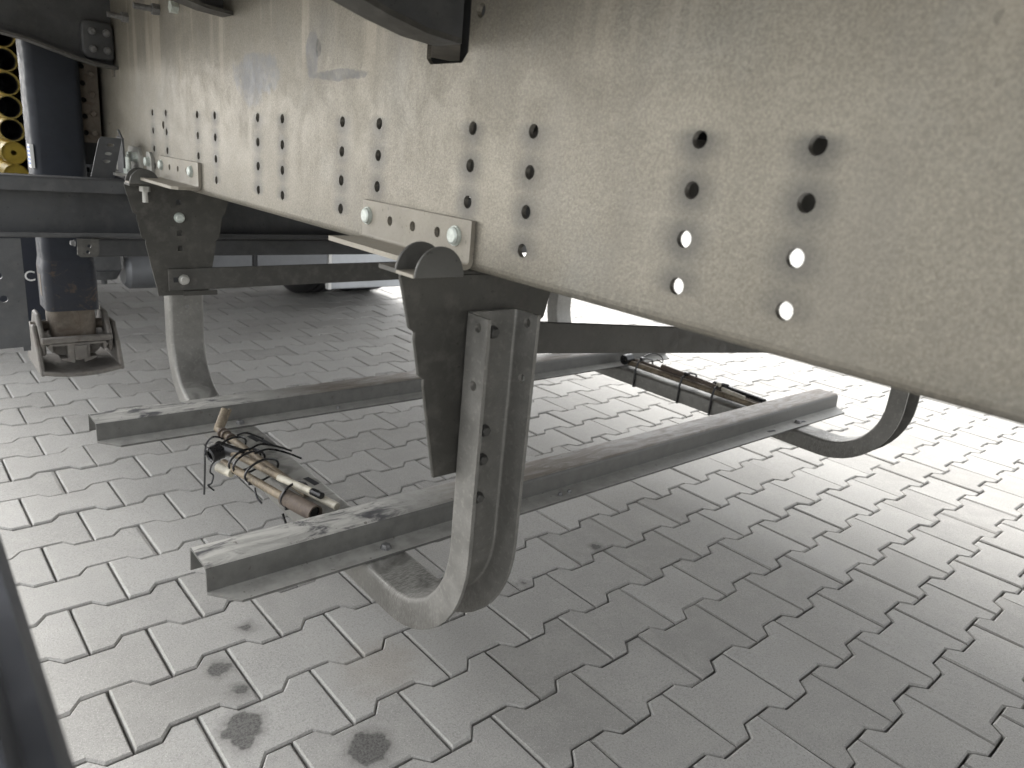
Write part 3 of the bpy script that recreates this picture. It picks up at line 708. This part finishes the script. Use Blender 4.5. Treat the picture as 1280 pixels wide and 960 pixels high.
# ================================================================== LOCKING ROD BUNDLES
def zip_loop(bm, c, rx, rz, tilt=0.0, n=22, w=0.0023):
    pts = []
    for k in range(n):
        a = 2 * math.pi * k / n
        pts.append(Vector(c) + Vector((rx * math.cos(a), math.sin(tilt) * rx * math.cos(a), rz * math.sin(a))))
    tube(bm, pts, w, 6, True)
bl = empty('locking_rod_bundle', (0.33, -0.11, 0.292), 'rusty and pale locking rods zip-tied on the left bent channel, before the far rail', 'rod bundle')
def rod(parent, a, b, r, mat, name='rod', n=14):
    bm = bmesh.new(); cyl(bm, a, b, r, n=n); return finish(name, bm, mat, parent, smooth=True, bevel=r * 0.12)
r1 = rod(bl, (0.316, 0.115, 0.316), (0.358, -0.235, 0.300), 0.0072, M['rodbrown'])
bm = bmesh.new()
for y in (0.09, 0.075, 0.055): 
    t_ = (0.115 - y) / 0.35; cyl(bm, (0.316 + 0.042 * t_, y, 0.316 - 0.016 * t_), (0.316 + 0.042 * t_, y - 0.006, 0.316 - 0.016 * t_), 0.0112, n=16)
finish('collar', bm, M['sleeve'], r1)
rod(bl, (0.318, 0.112, 0.316), (0.340, 0.128, 0.352), 0.0088, M['rodbrown'], 'handle_pin')
rod(bl, (0.328, 0.1125, 0.318), (0.350, 0.128, 0.350), 0.004, M['rodbrown'], 'handle_pin')
rod(bl, (0.292, 0.02, 0.312), (0.345, -0.215, 0.314), 0.0072, M['rodbrown'])
rod(bl, (0.345, -0.2155, 0.314), (0.372, -0.326, 0.312), 0.0071, M['rodpale'])
rod(bl, (0.321, -0.195, 0.326), (0.348, -0.275, 0.326), 0.0064, M['rodpale'])
rod(bl, (0.348, -0.2755, 0.326), (0.356, -0.30, 0.325), 0.0066, M['plastic'], 'rod_tip')
rod(bl, (0.278, -0.03, 0.300), (0.318, -0.255, 0.304), 0.0078, M['rodbrown'])
bm = bmesh.new(); pipe(bm, (0.3165, -0.235, 0.304), (0.335, -0.318, 0.304), 0.0150, 0.0122, 24); slv = finish('sleeve', bm, M['sleeve'], bl, smooth=True)
rod(slv, (0.3172, -0.238, 0.304), (0.334, -0.314, 0.304), 0.0120, M['plastic'], 'plug')
rod(bl, (0.266, -0.035, 0.296), (0.281, -0.070, 0.293), 0.0095, M['rodpale'], 'stub')
bm = bmesh.new(); pipe(bm, (0.262, 0.0, 0.306), (0.288, 0.006, 0.312), 0.0165, 0.0095, 20); finish('eye', bm, M['plastic'], bl, smooth=True, bevel=0.002)
bm = bmesh.new(); cyl(bm, (0.286, 0.02, 0.312), (0.312, -0.035, 0.314), 0.014, 0.010, 16); finish('black_sleeve', bm, M['plastic'], bl, smooth=True)
bm = bmesh.new(); tube(bm, smoothpath([(0.300, 0.03, 0.325), (0.282, 0.03, 0.333), (0.262, 0.012, 0.330), (0.252, -0.005, 0.316), (0.249, -0.012, 0.295), (0.246, -0.016, 0.26), (0.243, -0.02, 0.235)]), 0.002, 6); finish('spring_clip', bm, M['plastic'], bl, smooth=True)
bm = bmesh.new(); tube(bm, smoothpath([(0.275, -0.005, 0.300), (0.262, -0.012, 0.292), (0.258, -0.014, 0.278), (0.263, -0.016, 0.270), (0.258, -0.02, 0.256), (0.252, -0.018, 0.252), (0.262, -0.022, 0.240)]), 0.0018, 6); finish('spring_clip', bm, M['plastic'], bl, smooth=True)
for c, rx, rz in (((0.314, 0.02, 0.310), 0.033, 0.018), ((0.312, -0.055, 0.309), 0.036, 0.021), ((0.315, -0.07, 0.309), 0.036, 0.021), ((0.322, -0.115, 0.308), 0.038, 0.021), ((0.334, -0.235, 0.306), 0.030, 0.022)):
    bm = bmesh.new(); zip_loop(bm, c, rx, rz, 0.35); z = finish('cable_tie', bm, M['plastic'], bl, smooth=True)
    bm = bmesh.new(); bmesh.ops.create_cube(bm, size=1); bmesh.ops.scale(bm, vec=(0.007, 0.006, 0.006), verts=bm.verts); bmesh.ops.translate(bm, verts=bm.verts, vec=(c[0] - rx * 0.8, c[1] - 0.02, c[2] - rz * 0.55)); finish('tie_head', bm, M['plastic'], z)
for pts in ([(0.318, -0.06, 0.330), (0.345, -0.05, 0.334), (0.375, -0.058, 0.327), (0.400, -0.075, 0.318)], [(0.322, -0.08, 0.330), (0.350, -0.078, 0.333), (0.380, -0.088, 0.324), (0.405, -0.11, 0.314)], [(0.325, 0.022, 0.331), (0.345, 0.018, 0.334), (0.372, 0.0, 0.322)], [(0.294, -0.15, 0.292), (0.292, -0.165, 0.280), (0.296, -0.178, 0.272)], [(0.300, -0.262, 0.288), (0.302, -0.285, 0.262), (0.308, -0.30, 0.246)]):
    bm = bmesh.new(); tube(bm, smoothpath(pts), 0.0022, 6); finish('tie_tail', bm, M['plastic'], bl, smooth=True)
for x, y in ((0.372, 0.090), (0.385, 0.058), (0.385, -0.165)):
    bm = bmesh.new(); prism(bm, [(x - 0.008, y + 0.018), (x + 0.004, y + 0.02), (x + 0.010, y - 0.016), (x - 0.002, y - 0.02)], 'z', 0.2881, 0.2886); finish('web_slot', bm, M['black'], cl)

bl.location.x -= 0.014
br = empty('locking_rod_bundle', (1.70, -0.05, 0.292), 'dark locking rods zip-tied on the far-side bent channel, against bright paving', 'rod bundle')
rod(br, (1.678, 0.16, 0.306), (1.684, -0.345, 0.304), 0.0095, M['rodbrown'])
rod(br, (1.700, 0.17, 0.312), (1.694, -0.345, 0.306), 0.0085, M['sleeve'])
rod(br, (1.690, 0.02, 0.326), (1.676, -0.22, 0.322), 0.0075, M['sleeve'])
rod(br, (1.678, -0.22, 0.3225), (1.676, -0.30, 0.318), 0.006, M['rodpale'])
rod(br, (1.725, -0.16, 0.312), (1.71, -0.345, 0.312), 0.013, M['plastic'], 'sleeve')
rod(br, (1.712, 0.175, 0.316), (1.738, 0.21, 0.342), 0.007, M['sleeve'], 'handle_pin')
bm = bmesh.new(); pipe(bm, (1.655, 0.152, 0.316), (1.690, 0.152, 0.318), 0.017, 0.009, 20); finish('eye', bm, M['plastic'], br, smooth=True)
bm = bmesh.new(); tube(bm, smoothpath([(1.72, 0.12, 0.33), (1.74, 0.10, 0.345), (1.76, 0.08, 0.335), (1.745, 0.06, 0.322), (1.73, 0.075, 0.33)]), 0.0018, 6); finish('spring_clip', bm, M['plastic'], br, smooth=True)
for y in (0.09, -0.09, -0.21):
    bm = bmesh.new(); pts = [(1.646, y, 0.242), (1.646, y, 0.300), (1.655, y, 0.325), (1.69, y, 0.334), (1.725, y, 0.325), (1.736, y, 0.300), (1.736, y, 0.242), (1.69, y, 0.239)]
    tube(bm, pts, 0.0034, 6, True); z = finish('cable_tie', bm, M['plastic'], br, smooth=True)
    bm = bmesh.new(); bmesh.ops.create_cube(bm, size=0.011); bmesh.ops.translate(bm, verts=bm.verts, vec=(1.672, y, 0.334)); finish('tie_head', bm, M['rodpale'] if y < -0.2 else M['plastic'], z)

# ================================================================== LANDING LEG
LX, LY = 0.192, 0.99
leg = empty('landing_leg', (LX, LY, 0.2), 'navy landing leg with tilting steel foot, raised clear of paving', 'landing leg')
def rtube(bm, cx, cy, z0, z1, hx, hy, rad, hx1=None, hy1=None):
    hx1 = hx if hx1 is None else hx1; hy1 = hy if hy1 is None else hy1
    A, B = [], []
    for (hx_, hy_, z, out) in ((hx, hy, z0, A), (hx1, hy1, z1, B)):
        for q, (sx, sy) in enumerate(((1, 1), (-1, 1), (-1, -1), (1, -1))):
            for k in range(5):
                a = q * math.pi / 2 + k * math.pi / 8
                out.append(bm.verts.new((cx + sx * (hx_ - rad) + rad * math.cos(a), cy + sy * (hy_ - rad) + rad * math.sin(a), z)))
    n = len(A)
    for i in range(n): bm.faces.new((A[i], A[(i + 1) % n], B[(i + 1) % n], B[i]))
    bm.faces.new(A[::-1]); bm.faces.new(B)
bm = bmesh.new(); rtube(bm, LX, LY, 0.545, 1.16, 0.062, 0.060, 0.02); ou = finish('outer_tube', bm, M['navy'], leg, smooth=True)
bm = bmesh.new(); rtube(bm, LX, LY, 0.52, 0.545, 0.066, 0.064, 0.02, 0.062, 0.060); rtube(bm, LX, LY, 0.405, 0.5199, 0.0655, 0.0635, 0.02); finish('sleeve', bm, M['navyrust'], leg, smooth=True)
bm = bmesh.new(); rtube(bm, LX, LY, 0.325, 0.4045, 0.056, 0.054, 0.018); finish('inner_tube', bm, M['rusty'], leg, smooth=True)
bm = bmesh.new(); box(bm, LX - 0.0665, LX - 0.0625, LY - 0.012, LY + 0.012, 0.44, 0.50); finish('grease_slot', bm, M['rusty'], leg)
bm = bmesh.new(); box(bm, LX - 0.068, LX - 0.060, LY - 0.058, LY - 0.020, 0.786, 0.845); st = finish('sticker', bm, M['white'], leg)
for k in range(5):
    bm = bmesh.new(); z = 0.795 + 0.010 * k; box(bm, LX - 0.0686, LX - 0.0681, LY - 0.056, LY - 0.022, z, z + 0.0045); finish('sticker_print', bm, M['blue'], st)
# mounting flange, rusty, with holes towards the beam
bm = bmesh.new(); prism(bm, [(0.2545, 0.86), (0.300, 0.86), (0.300, 1.06), (0.2545, 1.06)], 'y', LY - 0.02, LY - 0.012)
cuts = bmesh.new()
for k in range(5): cyl(cuts, (0.264, LY - 0.05, 0.885 + 0.042 * k), (0.264, LY + 0.02, 0.885 + 0.042 * k), 0.007, n=14)
fl_ = finish('mounting_flange', bm, M['rusty'], leg, cuts=cuts)
for k in range(4): hexbolt('bolt', fl_, (0.284, LY - 0.02, 0.885 + 0.05 * k), (0, -1, 0), 0.009, 0.008, M['rusty'], False)
bm = bmesh.new(); box(bm, 0.2545, 0.3115, LY + 0.03, LY + 0.036, 0.80, 1.19); finish('dark_backing', bm, M['black'], leg)  # added dark sheet behind the flange holes, stands in for shade
# foot: rocker box on an axle above a curved sole
foot = empty('foot', (0, 0, 0)); foot.parent = leg; foot.location = Vector((0, 0, 0))
COL.objects.unlink(foot); bpy.data.objects.remove(foot)
bm = bmesh.new()
for sx in (-1, 1):
    x = LX + sx * 0.083
    prism(bm, [(LY - 0.075, 0.285), (LY - 0.075, 0.345), (LY - 0.03, 0.395), (LY + 0.03, 0.395), (LY + 0.075, 0.345), (LY + 0.075, 0.285)], 'x', x - 0.006, x + 0.006)
box(bm, LX - 0.0885, LX + 0.0885, LY - 0.086, LY - 0.0755, 0.318, 0.338); box(bm, LX - 0.0885, LX + 0.0885, LY + 0.0755, LY + 0.086, 0.318, 0.338)
foot = finish('foot', bm, M['foot'], leg, bevel=0.004, smooth=True)
bm = bmesh.new()
pts = []
for k in range(13):
    a = R(205 + 130 * k / 12); pts.append((LX + 0.082 * math.cos(a) , 0.345 + 0.085 * math.sin(a)))
prism(bm, pts + [(LX + 0.068, 0.3175), (LX - 0.068, 0.3175)], 'y', LY - 0.084, LY + 0.084)
cuts = bmesh.new()
for dx in (-0.045, 0.045): box(cuts, LX + dx - 0.018, LX + dx + 0.018, LY - 0.12, LY - 0.045, 0.275, 0.312)
box(cuts, LX - 0.012, LX + 0.012, LY - 0.12, LY - 0.06, 0.25, 0.30)
finish('rocker', bm, M['foot'], foot, cuts=cuts)
bm = bmesh.new(); cyl(bm, (LX - 0.1, LY, 0.352), (LX + 0.1, LY, 0.352), 0.014, n=18); finish('axle', bm, M['rusty'], foot, smooth=True)
bm = bmesh.new(); box(bm, LX - 0.011, LX + 0.018, LY - 0.092, LY - 0.0865, 0.272, 0.312); finish('keeper', bm, M['foot'], foot)
bm = bmesh.new()
sole = []
for k in range(13):
    u = -1 + 2 * k / 12; sole.append((LX + 0.004 + u * 0.098, 0.238 - 0.012 * (1 - u * u)))
up_ = [(x, z + 0.012) for x, z in sole]
prism(bm, sole + up_[::-1], 'y', LY - 0.11, LY + 0.11)
so_ = finish('sole', bm, M['foot'], foot, bevel=0.003, smooth=True)
for sx in (-1, 1):
    x = LX + 0.004 + sx * 0.0985; bm = bmesh.new()
    prism(bm, [(LY - 0.110, 0.236), (LY + 0.11, 0.236), (LY + 0.09, 0.30), (LY + 0.03, 0.362), (LY - 0.03, 0.362), (LY - 0.075, 0.31)], 'x', x - 0.006, x + 0.006); finish('side_cheek', bm, M['foot'], so_, bevel=0.003)
bm = bmesh.new(); box(bm, 0.24, 1.94, 0.945, 0.985, 0.552, 0.602); cs = finish('cross_shaft', bm, M['darksteel'], leg, bevel=0.004); cs['label'] = 'square cross shaft running to the other leg'

# ================================================================== SIDE GUARD RAIL (bottom left, close to the lens)
bm = bmesh.new()
prof = [(-0.235, 0.655), (-0.1665, 0.655), (-0.162, 0.659), (-0.162, 0.680), (-0.168, 0.690), (-0.178, 0.693), (-0.180, 0.7), (-0.184, 0.712), (-0.194, 0.716), (-0.235, 0.716)]
prism(bm, prof, 'y', -6.0, -0.55)
gr = finish('side_guard_rail', bm, M['guard'], origin=(-0.2, -3.0, 0.655), smooth=True); tag(gr, 'dark blue-grey guard rail blurred close to the lens, bottom left corner', 'guard rail')

# ================================================================== TRACTOR UNIT in front
tr = empty('truck_tractor', (1.03, 2.95, 0.0), 'dark truck tractor with grey panels and tyres seen low beyond the trailer', 'truck')
def wheel(x, y, r=0.5, wd=0.27):
    bm = bmesh.new(); n = 56
    prof = [(-0.5, 0.62), (-0.5, 0.9), (-0.42, 0.975), (-0.36, 1.0), (-0.23, 1.0), (-0.23, 0.972), (-0.19, 0.972), (-0.19, 1.0), (-0.03, 1.0), (-0.03, 0.972), (0.03, 0.972), (0.03, 1.0), (0.19, 1.0), (0.19, 0.972), (0.23, 0.972), (0.23, 1.0), (0.36, 1.0), (0.42, 0.975), (0.5, 0.9), (0.5, 0.62)]
    rings = [[bm.verts.new((x + p * wd, y + q * r * math.cos(2 * math.pi * k / n), r + q * r * math.sin(2 * math.pi * k / n))) for p, q in prof] for k in range(n)]
    for k in range(n):
        a, b = rings[k], rings[(k + 1) % n]
        for i in range(len(prof) - 1): bm.faces.new((a[i], a[i + 1], b[i + 1], b[i]))
        m_ = len(prof) - 1; bm.faces.new((a[m_], a[0], b[0], b[m_]))
    t = finish('tyre', bm, M['rubber'], tr, origin=(x, y, r))
    bm = bmesh.new(); cyl(bm, (x - wd * 0.35, y, r), (x + wd * 0.35, y, r), r * 0.615, n=32); finish('rim', bm, M['alu2'], t, smooth=True)
for x in (1.84, 2.17, -0.12): wheel(x, 2.98)
bm = bmesh.new(); cyl(bm, (0.0, 2.98, 0.5), (2.1, 2.98, 0.5), 0.09, n=20); finish('axle', bm, M['black'], tr)
for x in (0.76, 1.24):
    bm = bmesh.new(); box(bm, x, x + 0.08, 1.9, 6.6, 0.62, 0.88); finish('frame_rail', bm, M['black'], tr)
bm = bmesh.new(); box(bm, 0.842, 1.238, 2.31, 2.36, 0.40, 0.88); finish('rear_cross_plate', bm, M['black'], tr)
bm = bmesh.new(); prism(bm, [(4.7, 0.9), (4.7, 3.55), (5.0, 3.7), (6.5, 3.6), (6.75, 2.2), (6.8, 0.45), (5.2, 0.45), (5.2, 0.9)], 'x', -0.2, 2.26); finish('cab', bm, M['navy'], tr, bevel=0.04)
for x in (0.0, 2.06): wheel(x, 6.1, 0.5, 0.31)
for x in (-0.2, 1.72): 
    bm = bmesh.new(); box(bm, x, x + 0.54, 3.75, 5.15, 0.30, 0.88); finish('side_tank', bm, M['alu2'], tr, bevel=0.05)
# grey rear panels with seams
for i, (xa, xb, z0, z1, m_) in enumerate(((0.70, 1.195, 0.225, 0.372, 'alu2'), (1.215, 1.60, 0.225, 0.372, 'alu2'), (1.620, 2.10, 0.168, 0.372, 'alu'))):
    bm = bmesh.new(); box(bm, xa, xb, 2.20, 2.225, z0, z1); pn = finish('rear_panel', bm, M[m_], tr, bevel=0.004)
bm = bmesh.new(); box(bm, 1.196, 1.214, 2.198, 2.23, 0.225, 0.372); finish('panel_seam', bm, M['black'], tr)
bm = bmesh.new(); box(bm, 1.601, 1.619, 2.195, 2.23, 0.168, 0.372); finish('panel_post', bm, M['white'], tr)
bm = bmesh.new(); box(bm, 0.70, 2.10, 2.206, 2.24, 0.374, 0.42); finish('panel_beam', bm, M['black'], tr)
bm = bmesh.new(); cyl(bm, (0.60, 2.18, 0.30), (0.95, 2.18, 0.30), 0.085, n=24); finish('air_tank', bm, M['alu2'], tr, smooth=True, bevel=0.02)
bm = bmesh.new(); box(bm, 0.40, 0.58, 2.1, 2.2, 0.31, 0.42); cyl(bm, (0.52, 2.15, 0.309), (0.52, 2.15, 0.27), 0.07, 0.05, 16); cyl(bm, (0.52, 2.15, 0.269), (0.52, 2.15, 0.245), 0.012, n=10); finish('brake_valve', bm, M['darksteel'], tr)
bm = bmesh.new(); box(bm, -0.26, 0.345, 2.36, 2.372, 0.05, 0.60); fp = finish('mud_flap', bm, M['blueflap'], tr); fp['label'] = 'navy mud flap with white letters'
bm = bmesh.new(); box(bm, 1.70, 2.30, 2.40, 2.412, 0.17, 0.62); finish('mud_flap', bm, M['blueflap'], tr)
bm = bmesh.new(); box(bm, -0.26, 0.758, 2.374, 2.42, 0.58, 0.62); finish('flap_carrier', bm, M['black'], tr)
bm = bmesh.new(); box(bm, 1.322, 2.30, 2.413, 2.46, 0.58, 0.62); finish('flap_carrier', bm, M['black'], tr)
fc = bpy.data.curves.new('lettering', 'FONT'); fc.body = 'UC'; fc.size = 0.062; fc.extrude = 0.0006; fc.align_x = 'RIGHT'; fc.space_character = 1.0
to = bpy.data.objects.new('lettering_tmp', fc); COL.objects.link(to); bpy.context.view_layer.update()
tm = bpy.data.meshes.new_from_object(to.evaluated_get(bpy.context.evaluated_depsgraph_get())); bpy.data.objects.remove(to)
tm.transform(Matrix.Translation((0.297, 2.359, 0.228)) @ Matrix.Rotation(R(90), 4, 'X')); tm.transform(Matrix.Translation(-wloc(fp)))
tm.materials.clear(); tm.materials.append(M['white']); lo_ = bpy.data.objects.new('lettering', tm); link(lo_, fp)

# ================================================================== STACK OF YELLOW TUBES far left
py = 3.0
bm = bmesh.new(); box(bm, 0.235, 0.757, py - 0.01, py + 0.55, 0.545, 0.576)
for y in (py, py + 0.5): box(bm, 0.60, 0.757, y, y + 0.03, 0.6205, 0.66)
rk = finish('tube_shelf', bm, M['black'], origin=(0.5, py, 0.545)); tag(rk, 'dark shelf on the tractor frame under the stack of yellow tubes', 'shelf')
bm = bmesh.new(); box(bm, 0.235, 0.59, py + 0.52, py + 0.54, 0.5762, 1.42); finish('dark_backdrop', bm, M['black'], rk)  # added black sheet closing the tube ends so the stack looks dark inside
bm = bmesh.new(); box(bm, 0.53, 0.545, py + 0.0, py + 0.515, 0.5762, 1.42); finish('side_board', bm, M['black'], rk)
NTH = ('first', 'second', 'third', 'fourth', 'fifth')
for c_, (x, where) in enumerate(((0.343, 'in column left of landing leg'), (0.450, 'in column half hidden by leg'))):
    for row in range(7):
        z = 0.6285 + 0.1047 * row; capped = row < 2
        bm = bmesh.new(); pipe(bm, (0, 0, 0), (0, 0.5, 0), 0.0522, 0.0480, 28)
        o = finish('yellow_tube', bm, M['yellow'] if capped else M['yellowpale'], smooth=True); o.location = (x, py + random.uniform(-0.008, 0.008), z)
        if capped:
            tag(o, ('lower' if row == 0 else 'upper') + ' plugged yellow tube of the stack, ' + where, 'tube', 'yellow tubes of the stack beyond the leg')
            bm = bmesh.new(); pipe(bm, (0, 0.012, 0), (0, 0.03, 0), 0.0478, 0.012, 24); p_ = finish('plug', bm, M['yellow']); p_.parent = o
        else:
            bm = bmesh.new(); pipe(bm, (0, 0.03, 0), (0, 0.49, 0), 0.0478, 0.0455, 24); p_ = finish('bore_shade', bm, M['black']); p_.parent = o  # added black inner sleeve stands in for shade inside the bore
            tag(o, NTH[row - 2] + ' open yellow tube above plugged ones, ' + where, 'tube', 'yellow tubes of the stack beyond the leg')

# ------------------------------------------------------------------ render settings
scene.cycles.use_denoising = True
